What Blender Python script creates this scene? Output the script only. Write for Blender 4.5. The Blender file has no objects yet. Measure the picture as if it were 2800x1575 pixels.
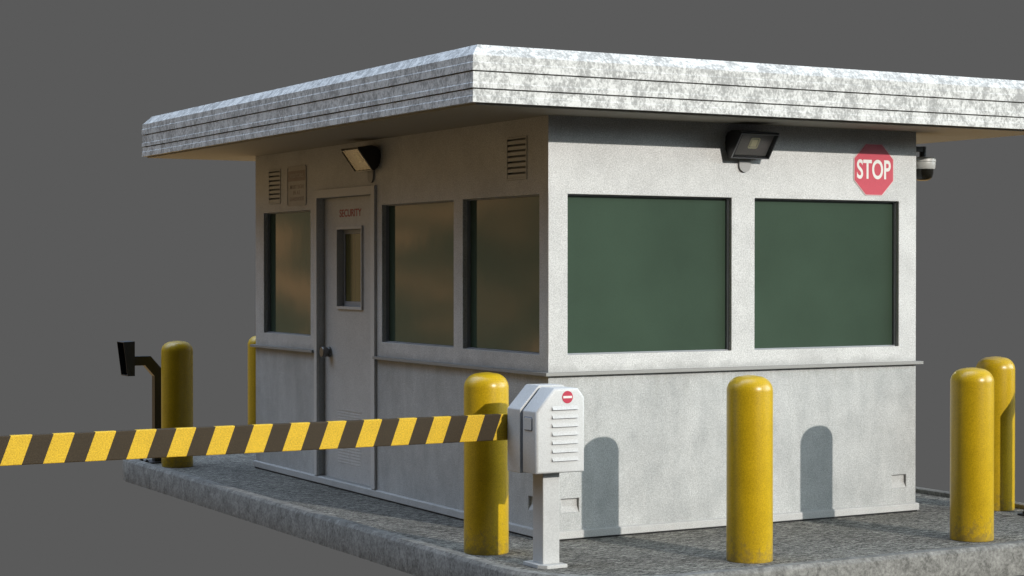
import bpy, bmesh, math, random
from mathutils import Vector, Matrix
random.seed(4)
S = bpy.context.scene
C = S.collection
R = math.radians
W, D = 2.7129, 4.4906            # booth footprint
ZS = 2.415                       # soffit height

# ------------------------------------------------------------------ materials
def new_mat(name):
    m = bpy.data.materials.new(name); m.use_nodes = True
    nt = m.node_tree
    return m, nt, nt.nodes['Principled BSDF']

def N(nt, t, **kw):
    n = nt.nodes.new(t)
    for k, v in kw.items(): setattr(n, k, v)
    return n

def noise(nt, scale, detail=4, rough=.6, vec=(1, 1, 1), dist=0):
    tc = N(nt, 'ShaderNodeTexCoord'); mp = N(nt, 'ShaderNodeMapping'); mp.inputs['Scale'].default_value = vec
    nz = N(nt, 'ShaderNodeTexNoise'); nz.inputs['Scale'].default_value = scale
    nz.inputs['Detail'].default_value = detail; nz.inputs['Roughness'].default_value = rough
    nz.inputs['Distortion'].default_value = dist
    nt.links.new(tc.outputs['Object'], mp.inputs[0]); nt.links.new(mp.outputs[0], nz.inputs['Vector'])
    return nz.outputs['Fac']

def ramp(nt, fac, stops):
    r = N(nt, 'ShaderNodeValToRGB'); el = r.color_ramp.elements
    while len(el) < len(stops): el.new(.5)
    for e, (p, c) in zip(el, stops):
        e.position = p; e.color = (c[0], c[1], c[2], 1) if hasattr(c, '__len__') else (c, c, c, 1)
    nt.links.new(fac, r.inputs[0]); return r.outputs[0]

def mixc(nt, a, b, fac, mode='MIX'):
    m = N(nt, 'ShaderNodeMix', data_type='RGBA', blend_type=mode)
    for s, v in ((m.inputs['Factor'], fac), (m.inputs['A'], a), (m.inputs['B'], b)):
        if isinstance(v, bpy.types.NodeSocket): nt.links.new(v, s)
        elif hasattr(v, '__len__'): s.default_value = (v[0], v[1], v[2], 1)
        else: s.default_value = v
    return m.outputs['Result']

def bump(nt, b, h, strength, dist=.002):
    n = N(nt, 'ShaderNodeBump'); n.inputs['Strength'].default_value = strength; n.inputs['Distance'].default_value = dist
    nt.links.new(h, n.inputs['Height']); nt.links.new(n.outputs[0], b.inputs['Normal'])

def simple(name, col, rough=.5, metal=0, spec=.5, grain=.0, gscale=160, blotch=.0):
    m, nt, b = new_mat(name)
    b.inputs['Roughness'].default_value = rough; b.inputs['Metallic'].default_value = metal
    b.inputs['Specular IOR Level'].default_value = spec
    c = None
    if grain or blotch:
        g = noise(nt, gscale, 2, .6)
        c = mixc(nt, ramp(nt, g, [(.25, 1 - grain), (.75, 1 + grain)]), col, 1.0, 'MULTIPLY')
        if blotch:
            q = noise(nt, 5, 6, .65)
            c = mixc(nt, c, ramp(nt, q, [(.3, 1 - blotch), (.65, 1.0)]), 1.0, 'MULTIPLY')
        nt.links.new(c, b.inputs['Base Color'])
        bump(nt, b, g, .15)
    else: b.inputs['Base Color'].default_value = (*col, 1)
    return m

def mk_wall():
    m, nt, b = new_mat('booth_paint')
    g = noise(nt, 135, 4, .9); p = noise(nt, 3.2, 8, .7); s = noise(nt, 2.6, 8, .72, (2.6, 2.6, 1.0), .4)
    base = ramp(nt, g, [(.38, (.45, .446, .432)), (.62, (.82, .815, .80))])
    base = mixc(nt, base, ramp(nt, p, [(.33, .82), (.6, 1.0)]), 1.0, 'MULTIPLY')
    # rain-washed streaks and film of dirt on the lower panel, below the sill line
    tc = N(nt, 'ShaderNodeTexCoord'); sp = N(nt, 'ShaderNodeSeparateXYZ'); nt.links.new(tc.outputs['Object'], sp.inputs[0])
    mr = N(nt, 'ShaderNodeMapRange'); mr.inputs['From Min'].default_value = .93; mr.inputs['From Max'].default_value = .955
    mr.inputs['To Min'].default_value = 1; mr.inputs['To Max'].default_value = .0
    nt.links.new(sp.outputs['Z'], mr.inputs['Value'])
    dirt = ramp(nt, s, [(.3, (.66, .675, .68)), (.68, (.86, .87, .87))])
    base = mixc(nt, base, mixc(nt, base, dirt, 1.0, 'MULTIPLY'), mr.outputs[0])
    m5 = N(nt, 'ShaderNodeMapRange'); m5.inputs['From Min'].default_value = .960; m5.inputs['From Max'].default_value = 1.035  # soft occlusion shade and grime just above the sill, painted into the colour
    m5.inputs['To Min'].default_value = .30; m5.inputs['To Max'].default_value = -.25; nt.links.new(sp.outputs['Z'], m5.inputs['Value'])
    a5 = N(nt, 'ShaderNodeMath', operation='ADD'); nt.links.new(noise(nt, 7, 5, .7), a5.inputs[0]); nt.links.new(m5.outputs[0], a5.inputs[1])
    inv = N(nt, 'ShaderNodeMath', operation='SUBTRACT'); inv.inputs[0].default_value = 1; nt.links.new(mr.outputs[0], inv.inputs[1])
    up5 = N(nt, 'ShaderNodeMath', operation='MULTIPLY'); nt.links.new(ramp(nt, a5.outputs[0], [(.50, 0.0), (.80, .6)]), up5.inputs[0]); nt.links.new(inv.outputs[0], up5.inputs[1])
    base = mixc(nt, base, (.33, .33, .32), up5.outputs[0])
    run = noise(nt, 5, 6, .7, (5, 5, .45), .2)
    m3 = N(nt, 'ShaderNodeMapRange'); m3.inputs['From Min'].default_value = .55; m3.inputs['From Max'].default_value = .94
    m3.inputs['To Min'].default_value = -.22; m3.inputs['To Max'].default_value = .05; nt.links.new(sp.outputs['Z'], m3.inputs['Value'])
    a3 = N(nt, 'ShaderNodeMath', operation='ADD'); nt.links.new(run, a3.inputs[0]); nt.links.new(m3.outputs[0], a3.inputs[1])
    lowm = N(nt, 'ShaderNodeMath', operation='MULTIPLY'); nt.links.new(ramp(nt, a3.outputs[0], [(.52, 0.0), (.66, .42)]), lowm.inputs[0]); nt.links.new(mr.outputs[0], lowm.inputs[1])
    base = mixc(nt, base, (.34, .335, .31), lowm.outputs[0])
    nt.links.new(base, b.inputs['Base Color'])
    b.inputs['Roughness'].default_value = .55; b.inputs['Specular IOR Level'].default_value = .35
    bump(nt, b, g, .5, .003)
    return m

def mk_mottled(name, dark, light, rough=.65, scale=9, stretch=(1, 1, 1.6), grain=.1, lo=.42, hi=.56):
    m, nt, b = new_mat(name)
    a = noise(nt, scale, 9, .72, stretch, .6); f = noise(nt, scale * 5, 4, .7, stretch, .3); g = noise(nt, 320, 2, .6)
    mm = N(nt, 'ShaderNodeMath', operation='MULTIPLY_ADD'); mm.inputs[1].default_value = .45
    nt.links.new(f, mm.inputs[0]);
    m2 = N(nt, 'ShaderNodeMath', operation='MULTIPLY'); m2.inputs[1].default_value = .55; nt.links.new(a, m2.inputs[0])
    nt.links.new(m2.outputs[0], mm.inputs[2])
    col = ramp(nt, mm.outputs[0], [(lo, dark), (hi, light)])
    col = mixc(nt, col, ramp(nt, g, [(.3, 1 - grain), (.7, 1 + grain)]), 1.0, 'MULTIPLY')
    nt.links.new(col, b.inputs['Base Color']); b.inputs['Roughness'].default_value = rough
    b.inputs['Specular IOR Level'].default_value = .3
    bump(nt, b, mm.outputs[0], .2, .004)
    return m

def mk_slab():
    m, nt, b = new_mat('brushed_concrete')
    st = noise(nt, 11, 6, .75, (1, 6.5, 1), .4); st2 = noise(nt, 42, 4, .8, (1, 3, 1), .3); bl = noise(nt, 2.0, 5, .6)
    mm = N(nt, 'ShaderNodeMath', operation='MULTIPLY_ADD'); mm.inputs[1].default_value = .5
    nt.links.new(st2, mm.inputs[0])
    m2 = N(nt, 'ShaderNodeMath', operation='MULTIPLY'); m2.inputs[1].default_value = .5; nt.links.new(st, m2.inputs[0])
    nt.links.new(m2.outputs[0], mm.inputs[2])
    col = ramp(nt, mm.outputs[0], [(.44, (.024, .0225, .019)), (.50, (.118, .112, .098)), (.57, (.46, .44, .385))])
    col = mixc(nt, col, ramp(nt, bl, [(.3, .8), (.7, 1.12)]), 1.0, 'MULTIPLY')
    nt.links.new(col, b.inputs['Base Color']); b.inputs['Roughness'].default_value = .85
    b.inputs['Specular IOR Level'].default_value = .3
    bump(nt, b, mm.outputs[0], .8, .008)
    return m

def mk_yellow():
    m, nt, b = new_mat('yellow_paint')
    g = noise(nt, 150, 3, .85); p = noise(nt, 6, 6, .7)
    base = ramp(nt, g, [(.34, (.45, .29, .006)), (.66, (.70, .45, .012))])
    base = mixc(nt, base, ramp(nt, p, [(.3, .84), (.6, 1.0)]), 1.0, 'MULTIPLY')
    # splashed road dirt near the foot and small scuffs through the paint
    tc = N(nt, 'ShaderNodeTexCoord'); sp = N(nt, 'ShaderNodeSeparateXYZ'); nt.links.new(tc.outputs['Object'], sp.inputs[0])
    dn = noise(nt, 26, 6, .75)
    mr = N(nt, 'ShaderNodeMapRange'); mr.inputs['From Min'].default_value = 0; mr.inputs['From Max'].default_value = .22
    mr.inputs['To Min'].default_value = .22; mr.inputs['To Max'].default_value = -.10; nt.links.new(sp.outputs['Z'], mr.inputs['Value'])
    ad = N(nt, 'ShaderNodeMath', operation='ADD'); nt.links.new(dn, ad.inputs[0]); nt.links.new(mr.outputs[0], ad.inputs[1])
    base = mixc(nt, base, (.17, .13, .06), ramp(nt, ad.outputs[0], [(.58, 0.0), (.74, .55)]))
    sc = noise(nt, 34, 5, .8, (1, 1, .35), 1.0)
    base = mixc(nt, base, (.20, .15, .05), ramp(nt, sc, [(.68, 0.0), (.74, .6)]))
    nt.links.new(base, b.inputs['Base Color'])
    b.inputs['Roughness'].default_value = .30; b.inputs['Specular IOR Level'].default_value = .5
    bump(nt, b, g, .22, .0015)
    return m

def mk_stripes():
    m, nt, b = new_mat('striped_sheeting')
    tc = N(nt, 'ShaderNodeTexCoord'); sp = N(nt, 'ShaderNodeSeparateXYZ'); nt.links.new(tc.outputs['Object'], sp.inputs[0])
    a = N(nt, 'ShaderNodeMath', operation='MULTIPLY_ADD'); a.inputs[1].default_value = -.374
    nt.links.new(sp.outputs['Z'], a.inputs[0]); nt.links.new(sp.outputs['X'], a.inputs[2])
    o = N(nt, 'ShaderNodeMath', operation='ADD'); o.inputs[1].default_value = 3.226 + .374 * .652 + .1963 * 20
    nt.links.new(a.outputs[0], o.inputs[0])
    d = N(nt, 'ShaderNodeMath', operation='DIVIDE'); d.inputs[1].default_value = .1963; nt.links.new(o.outputs[0], d.inputs[0])
    f = N(nt, 'ShaderNodeMath', operation='FRACT'); nt.links.new(d.outputs[0], f.inputs[0])
    l = N(nt, 'ShaderNodeMath', operation='LESS_THAN'); l.inputs[1].default_value = .5; nt.links.new(f.outputs[0], l.inputs[0])
    g = noise(nt, 150, 3, .8); q = noise(nt, 14, 5, .7)
    col = mixc(nt, (.042, .028, .013), (.70, .44, .026), l.outputs[0])
    col = mixc(nt, col, ramp(nt, g, [(.36, .72), (.64, 1.22)]), 1.0, 'MULTIPLY')
    col = mixc(nt, col, ramp(nt, q, [(.3, .9), (.6, 1.0)]), 1.0, 'MULTIPLY')
    nt.links.new(col, b.inputs['Base Color']); b.inputs['Roughness'].default_value = .6; b.inputs['Specular IOR Level'].default_value = .25
    bump(nt, b, g, .2, .001)
    return m

def mk_pane(name, col, rough, streak=False):
    m, nt, b = new_mat(name)
    q = noise(nt, 1.3, 4, .55); g = noise(nt, 340, 2, .6)
    c = mixc(nt, col, ramp(nt, q, [(.3, .85), (.7, 1.12)]), 1.0, 'MULTIPLY')
    c = mixc(nt, c, ramp(nt, g, [(.3, .92), (.7, 1.08)]), 1.0, 'MULTIPLY')
    if streak:
        s = noise(nt, 60, 4, .7, (1, 1, .01))
        c = mixc(nt, c, ramp(nt, s, [(.35, (.7, .75, .65)), (.65, (2.1, 1.9, 1.3))]), 1.0, 'MULTIPLY')  # yellowish streaks of frosted reflection painted into the pane colour
    nt.links.new(c, b.inputs['Base Color'])
    b.inputs['Roughness'].default_value = rough; b.inputs['Specular IOR Level'].default_value = .85
    sm = noise(nt, 2.2, 3, .5); bump(nt, b, sm, .08, .01)
    return m

M = dict(
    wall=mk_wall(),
    trim=simple('door_trim_paint', (.60, .59, .57), .5, grain=.18),
    door=simple('door_paint', (.57, .565, .55), .5, grain=.22, blotch=.12),
    sill=simple('galvanised_sill', (.31, .305, .29), .5, spec=.4, grain=.10),
    plinth=simple('plinth_paint', (.52, .515, .50), .6, grain=.22, blotch=.15),
    frame=simple('window_bezel', (.30, .315, .34), .45, grain=.06),
    vent=simple('vent_metal', (.50, .49, .46), .5, grain=.08),
    ventdark=simple('vent_shaft', (.32, .32, .31), .8),
    roof=mk_mottled('weathered_fascia', (.36, .36, .35), (.74, .74, .72), scale=9, stretch=(1.25, 1.25, 1.0), lo=.44, hi=.55),
    soffit=simple('soffit_board', (.34, .315, .265), .7, grain=.12),
    kerb=mk_mottled('kerb_concrete', (.105, .100, .090), (.30, .290, .265), .85, 12, (1, 1, 1), .12, .40, .62),
    slab=mk_slab(), yellow=mk_yellow(), stripes=mk_stripes(),
    pane=mk_pane('green_tinted_glass', (.050, .080, .055), .07),
    dpane=mk_pane('streaked_glass', (.075, .075, .036), .2, True),
    black=simple('black_enamel', (.012, .012, .013), .38, spec=.5, grain=.1),
    blackr=simple('black_textured_paint', (.028, .030, .031), .5, spec=.5, grain=.35, gscale=420),
    knob=simple('aged_bronze', (.17, .165, .16), .35, .6, grain=.05),
    box=simple('cabinet_paint', (.63, .63, .62), .42, grain=.13, blotch=.08),
    boxdark=simple('groove_shade', (.20, .23, .30), .6, grain=.1),  # bluish shade of the cabinet grooves put into the colour
    tab=simple('tab_paint', (.33, .32, .31), .5, grain=.06),
    post=simple('post_paint', (.55, .55, .54), .45, grain=.14, blotch=.10),
    red=simple('sign_red', (.55, .045, .075), .5, grain=.08),
    white=simple('sign_white', (.78, .77, .73), .5, grain=.05),
    pink=simple('sign_edge', (.70, .50, .49), .5),
    nored=simple('roundel_red', (.50, .03, .065), .45),
    lettered=simple('door_lettering', (.40, .055, .04), .6),
    faded=simple('faded_notice', (.53, .50, .46), .6, grain=.1, blotch=.1),
    fadedred=simple('faded_print', (.40, .33, .29), .7, grain=.15, blotch=.15),
    refl=simple('lamp_reflector', (.24, .225, .215), .4, grain=.06),
    led=simple('led_phosphor', (.80, .76, .50), .5),
    lamp_glass=None,
    camwhite=simple('camera_housing', (.46, .455, .43), .4, grain=.05),
    dome=simple('smoked_dome', (.012, .011, .008), .12, spec=.5),
    steel=simple('bolt_steel', (.30, .31, .33), .35, .8),
)
def mk_lampglass():
    m, nt, b = new_mat('lamp_lens')
    b.inputs['Base Color'].default_value = (.86, .86, .86, 1); b.inputs['Roughness'].default_value = .03
    b.inputs['Transmission Weight'].default_value = 1; b.inputs['IOR'].default_value = 1.25
    return m
M['lamp_glass'] = mk_lampglass()

# ------------------------------------------------------------------ mesh helpers
def link(name, bm, mat, parent=None, bevel=0, smooth=False, seg=2, recalc=True):
    if recalc: bmesh.ops.recalc_face_normals(bm, faces=bm.faces[:])
    me = bpy.data.meshes.new(name); bm.to_mesh(me); bm.free()
    o = bpy.data.objects.new(name, me); C.objects.link(o)
    if mat: me.materials.append(mat)
    if parent: o.parent = parent
    if smooth:
        for p in me.polygons: p.use_smooth = True
        me.set_sharp_from_angle(angle=R(38))
    if bevel:
        md = o.modifiers.new('Bevel', 'BEVEL'); md.width = bevel; md.segments = seg; md.limit_method = 'ANGLE'; md.angle_limit = R(30)
        md.harden_normals = False
    return o

def box(bm, x0, x1, y0, y1, z0, z1):
    v = [bm.verts.new((x, y, z)) for x in (x0, x1) for y in (y0, y1) for z in (z0, z1)]
    for f in ((0, 1, 3, 2), (4, 6, 7, 5), (0, 4, 5, 1), (2, 3, 7, 6), (0, 2, 6, 4), (1, 5, 7, 3)):
        bm.faces.new([v[i] for i in f])

def prism(bm, pts, f0, f1):
    """pts: 2-D outline; f0/f1 map (a,b) to the 3-D start and end rings"""
    a = [bm.verts.new(f0(*p)) for p in pts]; b = [bm.verts.new(f1(*p)) for p in pts]
    bm.faces.new(a); bm.faces.new(b[::-1])
    for i in range(len(pts)):
        j = (i + 1) % len(pts); bm.faces.new((a[i], a[j], b[j], b[i]))

def lathe(bm, prof, seg=64, o=(0, 0, 0), axis='z'):
    rings = []
    for r, h in prof:
        ring = []
        for k in range(seg):
            t = 2 * math.pi * k / seg
            p = (r * math.cos(t), r * math.sin(t), h)
            if axis == '-x': p = (-h, p[0], p[1])
            ring.append(bm.verts.new((o[0] + p[0], o[1] + p[1], o[2] + p[2])))
        rings.append(ring)
    for a, b in zip(rings, rings[1:]):
        for k in range(seg): bm.faces.new((a[k], a[(k + 1) % seg], b[(k + 1) % seg], b[k]))
    bm.faces.new(rings[0][::-1]); bm.faces.new(rings[-1])

def empty(name, loc=(0, 0, 0)):
    o = bpy.data.objects.new(name, None); C.objects.link(o); o.location = loc; o.empty_display_size = .2
    return o

def thing(o, label=None, cat=None, group=None, kind=None):
    if label: o['label'] = label
    if cat: o['category'] = cat
    if group: o['group'] = group
    if kind: o['kind'] = kind
    return o

def reparent(o, p):
    """child mesh was built in world coordinates: keep it there"""
    o.parent = p; o.matrix_parent_inverse = Matrix.Translation(-p.matrix_basis.translation)

class Thing:
    def __init__(s, name, loc, **kw):
        s.o = empty(name, loc); thing(s.o, **kw)
    def part(s, name, bm, mat, parent=None, **kw):
        """bm in world coordinates; stored relative to the thing's base"""
        bmesh.ops.translate(bm, verts=bm.verts[:], vec=-Vector(s.o.location))
        return link(name, bm, mat, parent or s.o, **kw)

def text(name, body, mat, parent, size, width, height, origin, right, up, nrm, offset=.0, depth=.0012, loc0=(0, 0, 0), lines=1, spacing=1.0):
    """lettering fitted to width x height, centred on origin, standing proud of its plane"""
    cu = bpy.data.curves.new(name, 'FONT'); cu.body = body; cu.align_x = 'CENTER'; cu.align_y = 'CENTER'
    cu.size = 1; cu.offset = offset; cu.extrude = 0; cu.space_line = spacing
    t = bpy.data.objects.new(name, cu); C.objects.link(t)
    bpy.context.view_layer.update()
    me = bpy.data.meshes.new_from_object(t.evaluated_get(bpy.context.evaluated_depsgraph_get()))
    bpy.data.objects.remove(t); bpy.data.curves.remove(cu)
    xs = [v.co.x for v in me.vertices]; ys = [v.co.y for v in me.vertices]
    cx, cy = (min(xs) + max(xs)) / 2, (min(ys) + max(ys)) / 2
    sx, sy = width / (max(xs) - min(xs)), height / (max(ys) - min(ys))
    bm = bmesh.new(); bm.from_mesh(me); bpy.data.meshes.remove(me)
    ri, u, n, o = Vector(right), Vector(up), Vector(nrm), Vector(origin) - Vector(loc0)
    for v in bm.verts:
        a, b = (v.co.x - cx) * sx, (v.co.y - cy) * sy
        v.co = o + ri * a + u * b
    r = bmesh.ops.extrude_face_region(bm, geom=bm.faces[:])
    for v in [g for g in r['geom'] if isinstance(g, bmesh.types.BMVert)]: v.co += n * depth
    for f in bm.faces: f.smooth = False
    return link(name, bm, mat, parent)

def rrect(x0, x1, y0, y1, r, seg=6):
    pts = []
    for cx, cy, a in ((x1 - r, y1 - r, 0), (x0 + r, y1 - r, 90), (x0 + r, y0 + r, 180), (x1 - r, y0 + r, 270)):
        for k in range(seg + 1):
            t = R(a + 90 * k / seg); pts.append((cx + r * math.cos(t), cy + r * math.sin(t)))
    return pts

# ------------------------------------------------------------------ traffic island
X0, X1, Y0, Y1, RR = -.785, 3.47, -1.505, 5.99, .73
def outline(ins, seg=20):
    pts = []; r = RR - ins
    for cx, cy, a in ((X1 - RR, Y1 - RR, 0), (X0 + RR, Y1 - RR, 90), (X0 + RR, Y0 + RR, 180), (X1 - RR, Y0 + RR, 270)):
        for k in range(seg + 1):
            t = R(a + 90 * k / seg); pts.append((cx + r * math.cos(t), cy + r * math.sin(t)))
    return pts
bm = bmesh.new()
rings = [[bm.verts.new((*p, z)) for p in outline(i)] for i, z in ((.30, -.145), (0, -.145), (0, .008), (.006, .016), (.020, .030), (.080, .030), (.086, .026), (.086, -.06), (.30, -.06))]
n = len(rings[0])
for a, b in zip(rings, rings[1:] + rings[:1]):
    for k in range(n): bm.faces.new((a[k], a[(k + 1) % n], b[(k + 1) % n], b[k]))
kerb = thing(link('kerb', bm, M['kerb'], smooth=True), label='weathered grey concrete kerb with bevelled rim round the island', kind='structure')
bm = bmesh.new()
prism(bm, outline(.088), lambda a, b: (a, b, -.055), lambda a, b: (a, b, 0))
pav = thing(link('pavement', bm, M['slab']), label='brushed grey concrete floor of the island under the booth', kind='structure')

# ------------------------------------------------------------------ guard booth
booth = Thing('guard_booth', (W / 2, D / 2, 0), label='off-white guard booth with tinted windows, security door and ribbed flat roof', cat='guard booth')
Zt, Zb = 1.9723, 1.056
fw = [(.1278, 1.272), (1.4435, 2.5713)]                     # front windows (x)
sw = [(.104, 1.0397), (1.1635, 2.2001), (3.4137, 4.3208)]   # side windows (y)
DO = (2.342, 3.26, .056, 2.051)                             # door opening
FP = [(.085, .203, .156, .236), (2.519, 2.635, .156, .240)]  # forklift pockets, front
SP = [(.10, .228, .156, .236)]
V1 = (3.978, 4.212, 2.038, 2.294); V2 = (.243, .482, 2.065, 2.314)

def holed(bm, u0, u1, z0, z1, holes, T, depth):
    """one wall face with real openings; T maps (u, z, d) to 3-D, d = metres into the wall"""
    us = sorted({u0, u1, *[h[0] for h in holes], *[h[1] for h in holes]})
    zs = sorted({z0, z1, *[h[2] for h in holes], *[h[3] for h in holes]})
    V = {}
    def vv(u, z, d=0):
        k = (round(u, 5), round(z, 5), d)
        if k not in V: V[k] = bm.verts.new(T(u, z, d))
        return V[k]
    for a, b in zip(us, us[1:]):
        for c, d in zip(zs, zs[1:]):
            if any(h[0] <= a and b <= h[1] and h[2] <= c and d <= h[3] for h in holes): continue
            bm.faces.new((vv(a, c), vv(b, c), vv(b, d), vv(a, d)))
    for h in holes:
        dp = h[4] if len(h) > 4 else depth
        ulist = [u for u in us if h[0] <= u <= h[1]]; zl = [z for z in zs if h[2] <= z <= h[3]]
        for a, b in zip(ulist, ulist[1:]):
            for z in (h[2], h[3]): bm.faces.new((vv(a, z), vv(b, z), vv(b, z, dp), vv(a, z, dp)))
        for c, d in zip(zl, zl[1:]):
            for u in (h[0], h[1]): bm.faces.new((vv(u, c), vv(u, d), vv(u, d, dp), vv(u, c, dp)))
bm = bmesh.new()
fh = [(a, b, Zb, Zt, .075) for a, b in fw] + [(*h, .020) for h in FP]
sh = [(a, b, Zb, Zt, .075) for a, b in sw] + [(DO[0], DO[1], DO[2], DO[3], .10)] + [(*h, .020) for h in SP] + [(*V1, .03), (*V2, .03)]
holed(bm, 0, W, 0, ZS, fh, lambda u, z, d: (u, d, z), .07)
holed(bm, 0, D, 0, ZS, sh, lambda u, z, d: (d, u, z), .07)
holed(bm, 0, W, 0, ZS, [], lambda u, z, d: (u, D, z), .07)
holed(bm, 0, D, 0, ZS, [], lambda u, z, d: (W, u, z), .07)
bmesh.ops.remove_doubles(bm, verts=bm.verts[:], dist=1e-5)
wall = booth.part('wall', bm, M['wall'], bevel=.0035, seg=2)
# pocket backs: sloping floor, deeper at the top
def pocket(h, T):
    bm = bmesh.new(); a, b, c, d = h
    k = .018
    P = [T(a + .001, c + .001, .001), T(b - .001, c + .001, .001), T(b - .001, d - .001, .019), T(a + .001, d - .001, .019),
         T(b - .001, c + .035, .0185), T(a + .001, c + .035, .0185)]
    v = [bm.verts.new(p) for p in P]
    bm.faces.new((v[0], v[1], v[4], v[5])); bm.faces.new((v[5], v[4], v[2], v[3]))
    return booth.part('lifting_pocket', bm, M['plinth'])
for h in FP: pocket(h, lambda u, z, d: (u, d, z))
for h in SP: pocket(h, lambda u, z, d: (d, u, z))

# plinth strips (front, side, back, right) in one band with a lit top arris
bm = bmesh.new(); po = .0176
ring = lambda o, z: [bm.verts.new(p) for p in ((-o, -o, z), (W + o, -o, z), (W + o, D + o, z), (-o, D + o, z))]
rs = [ring(po, .010), ring(po, .052), ring(.002, .058), ring(-.03, .058), ring(-.03, .010)]
for a, b in zip(rs, rs[1:] + rs[:1]):
    for k in range(4): bm.faces.new((a[k], a[(k + 1) % 4], b[(k + 1) % 4], b[k]))
booth.part('plinth', bm, M['plinth'], bevel=.003)
bm = bmesh.new(); box(bm, -.008, W + .008, -.008, D + .008, .0005, .0105)
booth.part('base_gap', bm, M['black'])  # black strip stands in for the dark gap under the plinth

# sill: runs along the front and side walls, broken at the door
def sill(bm, T, u0, u1):
    so = .0346
    prism(bm, [(.0, .9395), (so, .9395), (so, .9582), (.0, .9592)],
          lambda a, b: T(u0, a, b), lambda a, b: T(u1, a, b))
for nm, T, a, b in (('front', lambda u, o, z: (u, -o, z), -.0346, W + .0346),
                    ('side', lambda u, o, z: (-o, u, z), .0, 2.2815),
                    ('side', lambda u, o, z: (-o, u, z), 3.312, D + .0346),
                    ('right', lambda u, o, z: (W + o, u, z), .0, D + .0346)):
    bm = bmesh.new(); sill(bm, T, a, b); booth.part('sill', bm, M['sill'], bevel=.0015)

# windows
def window(T, a, b, z0, z1, flip, streak=False):
    """T(u,z,d); bezel ring then pane"""
    bm = bmesh.new(); fo, fi = .028, .058; w = .007
    for (p, q, r, s) in ((a, b, z0, z0 + w), (a, b, z1 - w, z1), (a, a + w, z0 + w, z1 - w), (b - w, b, z0 + w, z1 - w)):
        vs = []
        for u in (p, q):
            for z in (r, s):
                for d in (fo, fi): vs.append(bm.verts.new(T(u, z, d)))
        for f in ((0, 1, 3, 2), (4, 6, 7, 5), (0, 4, 5, 1), (2, 3, 7, 6), (0, 2, 6, 4), (1, 5, 7, 3)): bm.faces.new([vs[i] for i in f])
    fr = booth.part('window', bm, M['frame'], bevel=.0015)
    bm = bmesh.new(); vs = []
    for u in (a + .004, b - .004):
        for z in (z0 + .004, z1 - .004):
            for d in (.050, .056): vs.append(bm.verts.new(T(u, z, d)))
    for f in ((0, 1, 3, 2), (4, 6, 7, 5), (0, 4, 5, 1), (2, 3, 7, 6), (0, 2, 6, 4), (1, 5, 7, 3)): bm.faces.new([vs[i] for i in f])
    booth.part('pane', bm, M['pane'], parent=fr)
for a, b in fw: window(lambda u, z, d: (u, d, z), a, b, Zb, Zt, False)
for a, b in sw: window(lambda u, z, d: (d, u, z), a, b, Zb, Zt, True)

# vents high on the side wall
def vent(v):
    y0, y1, z0, z1 = v
    bm = bmesh.new(); w = .010
    for p in ((y0, y1, z0, z0 + w), (y0, y1, z1 - w, z1), (y0, y0 + w, z0 + w, z1 - w), (y1 - w, y1, z0 + w, z1 - w)):
        box(bm, -.004, .010, *p)
    nl = 7; st = (z1 - z0 - 2 * w) / nl
    for k in range(nl):
        zb = z0 + w + k * st
        prism(bm, [(-.002, zb + .001), (-.002, zb + .021), (.022, zb + st * .99), (.022, zb + st * .99 - .010)],
              lambda a, b: (a, y0 + w + .0005, b), lambda a, b: (a, y1 - w - .0005, b))
    o = booth.part('wall_vent', bm, M['vent'])
    bm = bmesh.new(); box(bm, .026, .0295, y0 + .001, y1 - .001, z0 + .001, z1 - .001)
    booth.part('duct', bm, M['ventdark'], parent=o)
vent(V1); vent(V2)

# door casing
bm = bmesh.new()
oy0, oy1, oz1 = 2.282, 3.31, 2.109
box(bm, -.019, .001, oy0, DO[0], .0585, oz1); box(bm, -.019, .001, DO[1], oy1, .0585, oz1); box(bm, -.019, .001, DO[0], DO[1], DO[3], oz1)
booth.part('door_casing', bm, M['trim'], bevel=.002)
# door leaf with window cut-out
dz0, dz1 = 1.282, 1.823; dy0, dy1 = 2.603, 3.008
bm = bmesh.new()
holed(bm, DO[0] + .003, DO[1] - .003, DO[2] + .004, DO[3] - .003, [(dy0, dy1, dz0, dz1, .045)], lambda u, z, d: (.042 + d, u, z), .05)
door = booth.part('door', bm, M['door'])
bm = bmesh.new(); box(bm, .0, .042, DO[0], DO[1], .0585, .0600); booth.part('threshold', bm, M['sill'], parent=door)
bm = bmesh.new()
for p in ((dy0 - .012, dy1 + .012, dz0 - .021, dz0), (dy0 - .012, dy1 + .012, dz1, dz1 + .021), (dy0 - .012, dy0, dz0, dz1), (dy1, dy1 + .012, dz0, dz1)):
    box(bm, .028, .0435, *p)
wfr = booth.part('door_window_frame', bm, M['trim'], parent=door, bevel=.0015)
bm = bmesh.new()
for p in ((dy0, dy1, dz0, dz0 + .034), (dy0, dy1, dz1 - .032, dz1), (dy0, dy0 + .028, dz0 + .034, dz1 - .032), (dy1 - .030, dy1, dz0 + .034, dz1 - .032)):
    box(bm, .079, .089, *p)
booth.part('bezel', bm, M['frame'], parent=door, bevel=.0015)
bm = bmesh.new(); box(bm, .086, .092, dy0 + .01, dy1 - .01, dz0 + .01, dz1 - .01)
booth.part('door_pane', bm, M['dpane'], parent=door)
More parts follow.
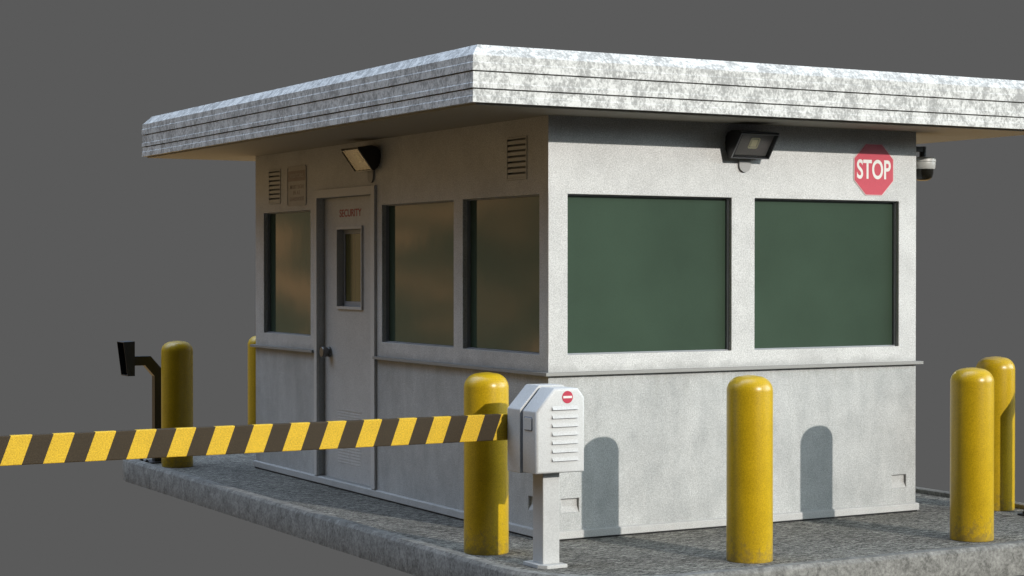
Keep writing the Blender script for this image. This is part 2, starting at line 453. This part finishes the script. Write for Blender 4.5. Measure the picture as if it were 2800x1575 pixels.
# louvre in the door bottom: two columns of pressed slats
bm = bmesh.new(); y0, y1, z0, z1 = 2.633, 3.018, .176, .547
ym = (y0 + y1) / 2; nl = 18
for a, b in ((y0, ym - .006), (ym + .006, y1)):
    for k in range(nl):
        zb = z0 + (z1 - z0) * k / nl
        prism(bm, [(.0425, zb), (.0400, zb + .0025), (.0425, zb + .0185)], lambda p, q: (p, a, q), lambda p, q: (p, b, q))
box(bm, .039, .0425, y0 - .008, y1 + .008, z1 + .001, z1 + .009)
booth.part('door_louvre', bm, M['door'], parent=door)
bm = bmesh.new()
lathe(bm, [(.034, 0), (.037, .003), (.036, .014), (.033, .018), (.028, .020), (.028, .027), (.036, .030), (.0385, .034), (.0385, .062), (.034, .067), (.012, .068)], 40, (.0425, 3.160, .952), '-x')
booth.part('door_knob', bm, M['knob'], parent=door, smooth=True)
text('lettering', 'SECURITY', M['lettered'], door, 1, .370, .053, (.0418, 2.802, 1.9365), (0, -1, 0), (0, 0, 1), (-1, 0, 0), offset=.012, depth=.0010, loc0=booth.o.location)

# faint round-cornered cover plate high on the front wall
bm = bmesh.new(); prism(bm, rrect(.085, .175, 2.315, 2.385, .008), lambda a, b: (a, -.003, b), lambda a, b: (a, .0, b))
booth.part('cover_plate', bm, M['wall'], bevel=.001)

# roof: stepped fascia with three lapped boards, bevelled top edge
FX0, FX1, FY0, FY1 = -.706, 3.52, -.42, 5.10
ov = .004
prof = [(.30, 2.426), (-ov, 2.426), (-ov, 2.459), (0, 2.4645), (0, 2.4950), (.022, 2.4955), (.022, 2.5020), (-ov, 2.5025), (-ov, 2.527), (0, 2.5325), (0, 2.5880), (.022, 2.5885),
        (.022, 2.5950), (-ov, 2.5955), (-ov, 2.635), (0, 2.6405), (0, 2.677), (.058, 2.738), (.40, 2.738)]
bm = bmesh.new()
rings = [[bm.verts.new(p) for p in ((FX0 + i, FY0 + i, z), (FX1 - i, FY0 + i, z), (FX1 - i, FY1 - i, z), (FX0 + i, FY1 - i, z))] for i, z in prof]
for a, b in zip(rings, rings[1:]):
    for k in range(4): bm.faces.new((a[k], a[(k + 1) % 4], b[(k + 1) % 4], b[k]))
bm.faces.new(rings[0][::-1]); bm.faces.new(rings[-1])
roof = booth.part('roof', bm, M['roof'])
bm = bmesh.new(); box(bm, FX0 + .03, FX1 - .03, FY0 + .03, FY1 - .03, ZS, 2.4255)
booth.part('soffit', bm, M['soffit'], parent=roof)

# ------------------------------------------------------------------ flood lights
def flood(o, T, label):
    """T(u, out, z): u along wall (0 = centre), out = metres from the wall"""
    h = .1375
    th = Thing('flood_light', o, label=label, cat='flood light', group='black flood lights on the booth walls')
    outer = [(.168, 2.357), (.166, 2.341), (.066, 2.208), (.045, 2.206), (.020, 2.225), (.004, 2.262), (.001, 2.300), (.006, 2.335), (.028, 2.360), (.068, 2.371)]
    # housing: open towards the tilted face, so walls are built as shell
    bm = bmesh.new()
    t = .012
    ft, fb = Vector((.166, 2.341)), Vector((.066, 2.208))
    for u0, u1 in ((-h, -h + t), (h - t, h)):
        prism(bm, outer, lambda a, b: T(u0, a, b), lambda a, b: T(u1, a, b))
    # skin round top, back and bottom
    inner = [(.157, 2.346), (.066, 2.360), (.036, 2.350), (.020, 2.332), (.016, 2.300), (.018, 2.262), (.032, 2.232), (.050, 2.219), (.062, 2.219)]
    skin = [outer[0]] + outer[:0:-1]      # outer, from top lip backwards down to lower lip
    o_l = [outer[0], outer[9], outer[8], outer[7], outer[6], outer[5], outer[4], outer[3], outer[2]]
    rr = []
    for (a, b), (c, d) in zip(o_l, inner):
        rr.append([bm.verts.new(T(-h + t, a, b)), bm.verts.new(T(h - t, a, b)), bm.verts.new(T(h - t, c, d)), bm.verts.new(T(-h + t, c, d))])
    for p, q in zip(rr, rr[1:]):
        for k in range(4): bm.faces.new((p[k], p[(k + 1) % 4], q[(k + 1) % 4], q[k]))
    bm.faces.new(rr[0]); bm.faces.new(rr[-1][::-1])
    hs = th.part('housing', bm, M['black'])
    d = (fb - ft).normalized(); nin = Vector((-d.y, d.x))
    if nin.x > 0: nin = -nin                    # into the housing
    def P(u, s, k): q = ft + d * s + nin * k; return T(u, q.x, q.y)
    L = (fb - ft).length
    bm = bmesh.new()
    def slab(bm, u0, u1, s0, s1, k0, k1):
        v = [bm.verts.new(P(u, s, k)) for u in (u0, u1) for s in (s0, s1) for k in (k0, k1)]
        for f in ((0, 1, 3, 2), (4, 6, 7, 5), (0, 4, 5, 1), (2, 3, 7, 6), (0, 2, 6, 4), (1, 5, 7, 3)): bm.faces.new([v[i] for i in f])
    slab(bm, -h + t, h - t, .006, L - .004, .026, .030)
    rf = th.part('reflector', bm, M['refl'])
    bm = bmesh.new(); w = .034; hh = .038; c = L * .45
    outl = rrect(-w, w, c - hh, c + hh, .012, 4); inl = rrect(-w + .008, w - .008, c - hh + .008, c + hh - .008, .006, 4)
    for k0 in (.0255, .021):
        pass
    a = [bm.verts.new(P(*p, .0257)) for p in outl]; b = [bm.verts.new(P(*p, .021)) for p in outl]
    e = [bm.verts.new(P(*p, .021)) for p in inl]; g = [bm.verts.new(P(*p, .0257)) for p in inl]
    for r1, r2 in ((a, b), (b, e), (e, g), (g, a)):
        for k in range(len(a)): bm.faces.new((r1[k], r1[(k + 1) % len(a)], r2[(k + 1) % len(a)], r2[k]))
    prism(bm, rrect(-w + .013, w - .013, c - hh + .013, c + hh - .013, .004, 3), lambda p, q: P(p, q, .0257), lambda p, q: P(p, q, .022))
    th.part('led_emitter', bm, M['led'])
    bm = bmesh.new()
    for (u0, u1, s0, s1) in ((-h, h, -.003, .0), (-h, h, L, L + .003), (-h - .0005, -h + .003, 0, L), (h - .003, h + .0005, 0, L)):
        slab(bm, u0, u1, s0, s1, -.003, .004)
    th.part('lens_rim', bm, M['steel'])
    bm = bmesh.new(); slab(bm, -h + t - .002, h - t + .002, .001, L - .001, .002, .006)
    th.part('lens', bm, M['lamp_glass'])
    bm = bmesh.new()   # rounded mounting tab on the wall below
    pts = [(-.041, 2.25), (.041, 2.25)] + [(.041 * math.cos(t), 2.168 + .041 * math.sin(t)) for t in [-math.pi * k / 16 for k in range(17)]]
    prism(bm, pts, lambda a, b: T(a, .014, b), lambda a, b: T(a, .0, b))
    th.part('mounting_tab', bm, M['tab'])
flood((1.360, 0, 2.2), lambda u, o, z: (1.360 + u, -o - .001, z), 'black flood light on the sunlit front wall above the gap between the two big windows')
flood((0, 2.353, 2.2), lambda u, o, z: (-o - .001, 2.353 - u, z), 'black flood light on the shaded side wall above the security door')

# ------------------------------------------------------------------ STOP sign
sg = Thing('stop_sign', (2.364, 0, 2.168), label='flat red octagonal STOP sign with white letters on the front wall', cat='stop sign')
def octa(cx, cz, hw, hh, cw, ch): return [(cx - cw, cz + hh), (cx + cw, cz + hh), (cx + hw, cz + ch), (cx + hw, cz - ch), (cx + cw, cz - hh), (cx - cw, cz - hh), (cx - hw, cz - ch), (cx - hw, cz + ch)]
bm = bmesh.new(); prism(bm, octa(2.364, 2.168, .160, .1625, .0665, .070), lambda a, b: (a, -.0035, b), lambda a, b: (a, -.0005, b))
sg.part('backing', bm, M['pink'])
bm = bmesh.new(); prism(bm, octa(2.364, 2.168, .155, .1575, .0640, .067), lambda a, b: (a, -.0045, b), lambda a, b: (a, -.0036, b))
sg.part('sign_face', bm, M['red'])
text('lettering', 'STOP', M['white'], sg.o, 1, .272, .122, (2.3635, -.0046, 2.169), (1, 0, 0), (0, 0, 1), (0, -1, 0), offset=.020, depth=.0004, loc0=sg.o.location)

# ------------------------------------------------------------------ notice on the side wall
nb = Thing('notice_board', (0, 3.66, 2.155), label='faded notice reading MUST SIGN IN AT GUARDHOUSE beside the left vent', cat='notice')
ya, yb, za, zb = 3.482, 3.838, 2.010, 2.303
bm = bmesh.new(); prism(bm, rrect(ya, yb, za, zb, .022), lambda a, b: (-.003, a, b), lambda a, b: (-.0003, a, b))
nb.part('panel', bm, M['faded'])
bm = bmesh.new()
o1, i1 = rrect(ya, yb, za, zb, .022), rrect(ya + .007, yb - .007, za + .007, zb - .007, .016)
a = [bm.verts.new((-.0032, *p)) for p in o1]; b = [bm.verts.new((-.0065, *p)) for p in o1]; c = [bm.verts.new((-.0065, *p)) for p in i1]; d = [bm.verts.new((-.0032, *p)) for p in i1]
for r1, r2 in ((a, b), (b, c), (c, d)):
    for k in range(len(a)): bm.faces.new((r1[k], r1[(k + 1) % len(a)], r2[(k + 1) % len(a)], r2[k]))
nb.part('border', bm, M['faded'])
bm = bmesh.new(); box(bm, -.0042, -.0031, ya + .010, yb - .010, 2.192, 2.268)
hd = nb.part('header', bm, M['fadedred'])
text('heading_letters', 'VISITORS', M['faded'], hd, 1, .26, .030, (-.0043, 3.66, 2.232), (0, -1, 0), (0, 0, 1), (-1, 0, 0), offset=.01, depth=.0006, loc0=nb.o.location)
for s, w, z in (('MUST SIGN', .25, 2.150), ('IN AT', .13, 2.107), ('GUARDHOUSE', .27, 2.060)):
    text('lettering', s, M['fadedred'], nb.o, 1, w, .030, (-.0031, 3.66, z), (0, -1, 0), (0, 0, 1), (-1, 0, 0), offset=.012, depth=.0006, loc0=nb.o.location)

# ------------------------------------------------------------------ dome camera
cx, cy = 2.862, .105
dc = Thing('security_camera', (cx, cy, 2.2), label='white dome security camera hung under the roof at the right wall', cat='security camera')
bm = bmesh.new(); box(bm, W + .001, cx - .01, cy - .018, cy + .018, 2.300, 2.332); box(bm, W + .001, W + .012, cy - .04, cy + .04, 2.24, 2.345)
lathe(bm, [(.022, 2.262), (.022, 2.334)], 24, (cx, cy, 0))
dc.part('bracket', bm, M['blackr'], bevel=.002)
bm = bmesh.new(); lathe(bm, [(.055, 2.2655), (.078, 2.262), (.083, 2.254), (.084, 2.236), (.080, 2.232), (.081, 2.226), (.079, 2.196), (.074, 2.188), (.05, 2.187)], 64, (cx, cy, 0))
dc.part('housing', bm, M['camwhite'], smooth=True)
bm = bmesh.new(); lathe(bm, [(.068, 2.1868), (.067, 2.160), (.060, 2.136), (.048, 2.122), (.030, 2.114), (.008, 2.112)], 48, (cx, cy, 0))
dc.part('dome', bm, M['dome'], smooth=True)

# ------------------------------------------------------------------ bollards
def bollard_mesh():
    bm = bmesh.new(); r, h, f = .1225, .982, .078
    prof = [(r - .001, .0), (r, .004)]
    nseg = 14
    for k in range(nseg + 1):
        t = math.pi / 2 * k / nseg
        prof.append((r - f + f * math.cos(t), h - .005 - f + f * math.sin(t)))
    prof += [(.030, h - .0015), (.012, h)]
    lathe(bm, prof, 96)
    bmesh.ops.recalc_face_normals(bm, faces=bm.faces[:])
    me = bpy.data.meshes.new('bollard'); bm.to_mesh(me); bm.free(); me.materials.append(M['yellow'])
    for p in me.polygons: p.use_smooth = True
    return me
bmsh = bollard_mesh()
bspots = [(-.489, -.165, 'yellow bollard crossed by the striped barrier arm, beside the white gate cabinet'),
          (.598, -1.092, 'yellow bollard standing alone before the left front window, nearest to the viewer'),
          (2.168, -1.092, 'yellow bollard by the right end of the front kerb, hiding part of another'),
          (3.242, -.16, 'yellow bollard half hidden, crossed by a slanting pole shadow at far right'),
          (-.500, 4.886, 'dull yellow bollard at the far left beside the black card reader'),
          (.548, 5.74, 'yellow bollard mostly hidden behind the far left edge of the booth wall')]
b0 = None
for x, y, lb in bspots:
    if b0 is None: o = bpy.data.objects.new('bollard', bmsh); b0 = o
    else: o = b0.copy(); o.name = 'bollard'
    C.objects.link(o); o.location = (x, y, 0); o.rotation_euler = (0, 0, random.random() * 6)
    thing(o, lb, 'bollard', 'yellow bollards around the booth')

# ------------------------------------------------------------------ barrier gate: cabinet, post and arm
gt = Thing('gate_cabinet', (-.441, -.729, 0), label='white barrier gate cabinet with louvres and a no-entry roundel on a square post', cat='gate cabinet')
def house(g): return [(-.586 - g, .498 - g), (-.296 + g, .498 - g), (-.296 + g, .884 + g * .6), (-.335 + g * .6, .932 + g), (-.478 - g * .4, .934 + g), (-.586 - g, .815 + g * .6)]
bm = bmesh.new(); prism(bm, house(0), lambda a, b: (a, -.880, b), lambda a, b: (a, -.741, b))
# only soften the front face edges
fe = [e for e in bm.edges if all(abs(v.co.y + .880) < 1e-5 for v in e.verts)]
bmesh.ops.bevel(bm, geom=fe, offset=.015, segments=5, profile=.5, affect='EDGES')
ve = [e for e in bm.edges if abs(e.verts[0].co.y - e.verts[1].co.y) > .05]
bmesh.ops.bevel(bm, geom=ve, offset=.005, segments=2, profile=.5, affect='EDGES')
cab = gt.part('cover', bm, M['box'], smooth=True)
bm = bmesh.new(); prism(bm, house(-.012), lambda a, b: (a, -.742, b), lambda a, b: (a, -.712, b))
gt.part('shaded_groove', bm, M['boxdark'])  # dark insert paints the shadow in the groove between the two halves
bm = bmesh.new(); prism(bm, house(.007), lambda a, b: (a, -.722, b), lambda a, b: (a, -.587, b))
gt.part('back_housing', bm, M['box'], bevel=.004)
for k in range(7):
    zb = .822 - .0438 * k
    bm = bmesh.new()
    x0, x1 = -.497, -.339
    P = [(x0, -.8795, zb), (x1, -.8795, zb), (x1 - .003, -.8925, zb + .002), (x0 + .003, -.8925, zb + .002), (x0 + .002, -.8795, zb + .022), (x1 - .002, -.8795, zb + .022)]
    v = [bm.verts.new(p) for p in P]
    for f in ((0, 1, 2, 3), (3, 2, 5, 4), (0, 3, 4), (1, 5, 2), (0, 4, 5, 1)): bm.faces.new([v[i] for i in f])
    gt.part('louvre', bm, M['box'], parent=cab)
bm = bmesh.new(); prism(bm, [(.032 * math.cos(2 * math.pi * k / 48), .032 * math.sin(2 * math.pi * k / 48)) for k in range(48)], lambda a, b: (-.402 + a, -.8815, .887 + b), lambda a, b: (-.402 + a, -.8795, .887 + b))
rd = gt.part('no_entry_roundel', bm, M['nored'], parent=cab)
bm = bmesh.new(); box(bm, -.428, -.376, -.8825, -.8812, .8815, .8935)
gt.part('bar', bm, M['white'], parent=cab)
bm = bmesh.new(); prism(bm, rrect(-.835, -.756, .720, .783, .008), lambda a, b: (-.5905, a, b), lambda a, b: (-.585, a, b))
gt.part('access_hatch', bm, M['box'], parent=cab, bevel=.0012)
bm = bmesh.new(); prism(bm, rrect(-.839, -.752, .716, .787, .010), lambda a, b: (-.5872, a, b), lambda a, b: (-.585, a, b))
gt.part('hatch_groove_shade', bm, M['boxdark'], parent=cab)  # dark ring added to deepen the groove shade round the hatch
bm = bmesh.new(); box(bm, -.491, -.391, -.783, -.676, .017, .500)
gt.part('post', bm, M['post'], bevel=.004)
bm = bmesh.new(); prism(bm, [(-.525, -.786), (-.492, -.830), (-.371, -.830), (-.371, -.634), (-.525, -.634)], lambda a, b: (a, b, 0), lambda a, b: (a, b, .019))
gt.part('base_plate', bm, M['post'], bevel=.002)

arm = Thing('barrier_arm', (-.56, -.555, .72), label='yellow and black striped barrier arm lowered across the left foreground', cat='barrier arm')
bm = bmesh.new(); box(bm, -5.2, -.50, -.580, -.540, .651, .787)
bmesh.ops.translate(bm, verts=bm.verts[:], vec=(0, 0, 0))
ao = link('striped_board', bm, M['stripes'], bevel=.004); reparent(ao, arm.o)
bm = bmesh.new(); box(bm, -.53, -.40, -.5865, -.535, .66, .78)
arm.part('pivot_bracket', bm, M['black'])

# ------------------------------------------------------------------ card readers
def reader(name, base, sx, label, hz=.975):
    """goose-neck stand; sx = -1 leans to -x, +1 to +x"""
    bx, by = base
    th = Thing(name, (bx, by, 0), label=label, cat='card reader', group='black goose-neck card readers')
    X = lambda a: bx + sx * a
    y0, y1 = by - .037, by + .037
    # post, diagonal and arm as one bent square tube
    pts = [(-.038, .012), (.038, .012), (.038, .690), (.115, .778), (.215, .778), (.215, .852), (.070, .852), (-.038, .730)]
    bm = bmesh.new(); prism(bm, pts, lambda a, b: (X(a), y0, b), lambda a, b: (X(a), y1, b))
    th.part('post', bm, M['black'], bevel=.003)
    bm = bmesh.new(); box(bm, min(X(-.15), X(.15)), max(X(-.15), X(.15)), by - .1, by + .1, 0, .012)
    pl = th.part('base_plate', bm, M['black'], bevel=.002)
    for a in (-.115, .115):
        for b in (-.07, .07):
            bm = bmesh.new(); lathe(bm, [(.016, .0125), (.016, .024), (.009, .026), (.009, .034)], 6, (bx + a, by + b, 0))
            th.part('bolt', bm, M['black'], parent=pl)
    # hooded head, open towards the driver
    ya, yb = by - .082, by + .088; t = .005
    side = [(.215, .699), (.273, .699), (.308, .968), (.215, .972)]
    bm = bmesh.new()
    for u0, u1 in ((ya, ya + t), (yb - t, yb)):
        prism(bm, side, lambda a, b: (X(a), u0, b), lambda a, b: (X(a), u1, b))
    prism(bm, [(.215, .699), (.222, .699), (.222, .972), (.215, .972)], lambda a, b: (X(a), ya + t, b), lambda a, b: (X(a), yb - t, b))
    prism(bm, [(.222, .964), (.3075, .9635), (.308, .968), (.222, .972)], lambda a, b: (X(a), ya + t, b), lambda a, b: (X(a), yb - t, b))
    prism(bm, [(.222, .699), (.273, .699), (.274, .706), (.222, .706)], lambda a, b: (X(a), ya + t, b), lambda a, b: (X(a), yb - t, b))
    th.part('hood', bm, M['blackr'])
    bm = bmesh.new(); prism(bm, [(.2225, .715), (.242, .715), (.250, .955), (.2225, .955)], lambda a, b: (X(a), ya + .02, b), lambda a, b: (X(a), yb - .02, b))
    th.part('reader_panel', bm, M['black'])
reader('card_reader', (-.535, 5.247), -1, 'black hooded card reader on a goose-neck post at the far left')
reader('card_reader', (3.294, -.557), 1, 'black card reader stand of which only the base plate shows at the right edge')

# ------------------------------------------------------------------ light
sd = Vector((-.23, 1, -.385)).normalized()
sl = bpy.data.lights.new('sun', 'SUN'); sl.energy = 3.0; sl.angle = R(.6); sl.color = (1, .955, .885)
so = bpy.data.objects.new('sun', sl); C.objects.link(so); so.rotation_euler = sd.to_track_quat('-Z', 'Y').to_euler()

w = bpy.data.worlds.new('World'); S.world = w; w.use_nodes = True
nt = w.node_tree; bg = nt.nodes['Background']
tc = N(nt, 'ShaderNodeTexCoord'); sp = N(nt, 'ShaderNodeSeparateXYZ'); nt.links.new(tc.outputs['Generated'], sp.inputs[0])
def mrange(src, a, b, c, d, smooth=True):
    m = N(nt, 'ShaderNodeMapRange'); m.interpolation_type = 'SMOOTHSTEP' if smooth else 'LINEAR'
    for k, v in zip(('From Min', 'From Max', 'To Min', 'To Max'), (a, b, c, d)): m.inputs[k].default_value = v
    nt.links.new(src, m.inputs['Value']); return m.outputs[0]
def dotdir(az, el=0):
    v = N(nt, 'ShaderNodeVectorMath', operation='DOT_PRODUCT'); nt.links.new(tc.outputs['Generated'], v.inputs[0])
    v.inputs[1].default_value = (math.cos(R(az)) * math.cos(R(el)), math.sin(R(az)) * math.cos(R(el)), math.sin(R(el)))
    return v.outputs['Value']
def wmix(a, b, f):
    return mixc(nt, a, b, f)
grey = (.1022, .1022, .1022)
z = sp.outputs['Z']
def mul(a, b):
    m = N(nt, 'ShaderNodeMath', operation='MULTIPLY'); nt.links.new(a, m.inputs[0])
    if isinstance(b, bpy.types.NodeSocket): nt.links.new(b, m.inputs[1])
    else: m.inputs[1].default_value = b
    return m.outputs[0]
up = mrange(z, .17, .40, 0, 1); down = mrange(z, -.19, -.45, 0, 1)
sky = wmix((.30, .39, .55), (2.9, 3.6, 4.6), mrange(dotdir(150, 70), .68, 1.0, 0, 1))   # bright lobe added high to the north-west to light the roof bevels
sky = wmix(sky, (.28, .34, .42), mrange(dotdir(292, 30), .45, 1.0, 0, 1))                 # paler towards the sun
sky = wmix(sky, (.012, .015, .020), mrange(dotdir(226, 20), .42, .75, 0, 1))               # dark quarter added to keep the recess jambs dark
ground = wmix((.035, .028, .018), (1.25, .82, .36), mrange(dotdir(64, -18), .50, .98, 0, 1))
col = wmix(wmix(grey, sky, up), ground, down)
# dark zone added low down behind the viewer, deepening the jambs
low = mrange(dotdir(227, 0), .50, .78, 0, 1)
col = wmix(col, (.018, .020, .020), mul(low, mrange(z, .35, .1, 0, 1)))
# low warm landscape on the side away from the viewer's gaze, seen in the side panes
nz = N(nt, 'ShaderNodeTexNoise'); nz.inputs['Scale'].default_value = 24; nz.inputs['Detail'].default_value = 2.5
mp = N(nt, 'ShaderNodeMapping'); mp.inputs['Scale'].default_value = (1, 1, 1.9)
nt.links.new(tc.outputs['Generated'], mp.inputs[0]); nt.links.new(mp.outputs[0], nz.inputs['Vector'])
warm = ramp(nt, nz.outputs['Fac'], [(.38, (.17, .165, .10)), (.52, (.33, .24, .13)), (.66, (.80, .46, .22))])
band = mul(mul(mrange(dotdir(138, 0), .52, .80, 0, 1), mrange(z, .40, .16, 0, 1)), mrange(z, -.42, -.2, 0, 1))
col = wmix(col, warm, band)
col = wmix(col, (1.0, 1.15, 1.2), mul(mrange(dotdir(300, 17), .80, .99, 0, 1), mrange(z, .165, .23, 0, 1)))
col = wmix(col, (7.6, 9.0, 9.6), mul(mrange(dotdir(335, 9), .88, 1.0, 0, 1), mrange(z, .03, .16, 0, 1)))                # low glow added aside of the sun to lift the eave shadow
nt.links.new(col, bg.inputs['Color']); bg.inputs['Strength'].default_value = 1.0

# ------------------------------------------------------------------ camera
cam = bpy.data.cameras.new('camera'); co = bpy.data.objects.new('camera', cam); C.objects.link(co)
co.location = (-5.32184, -9.07702, 1.55); co.rotation_euler = (R(90 - .61094), 0, R(60.73668 - 90))
cam.sensor_width = 36; cam.lens = 36 * 5085.84 / 2800; cam.clip_end = 500; cam.clip_start = .1
S.camera = co
S.render.resolution_x, S.render.resolution_y = 1024, 576
S.view_settings.view_transform = 'Standard'; S.view_settings.look = 'None'; S.view_settings.gamma = 1; S.view_settings.exposure = 0
S.view_settings.use_curve_mapping = False
S.render.engine = 'CYCLES'
S.cycles.diffuse_bounces = 1
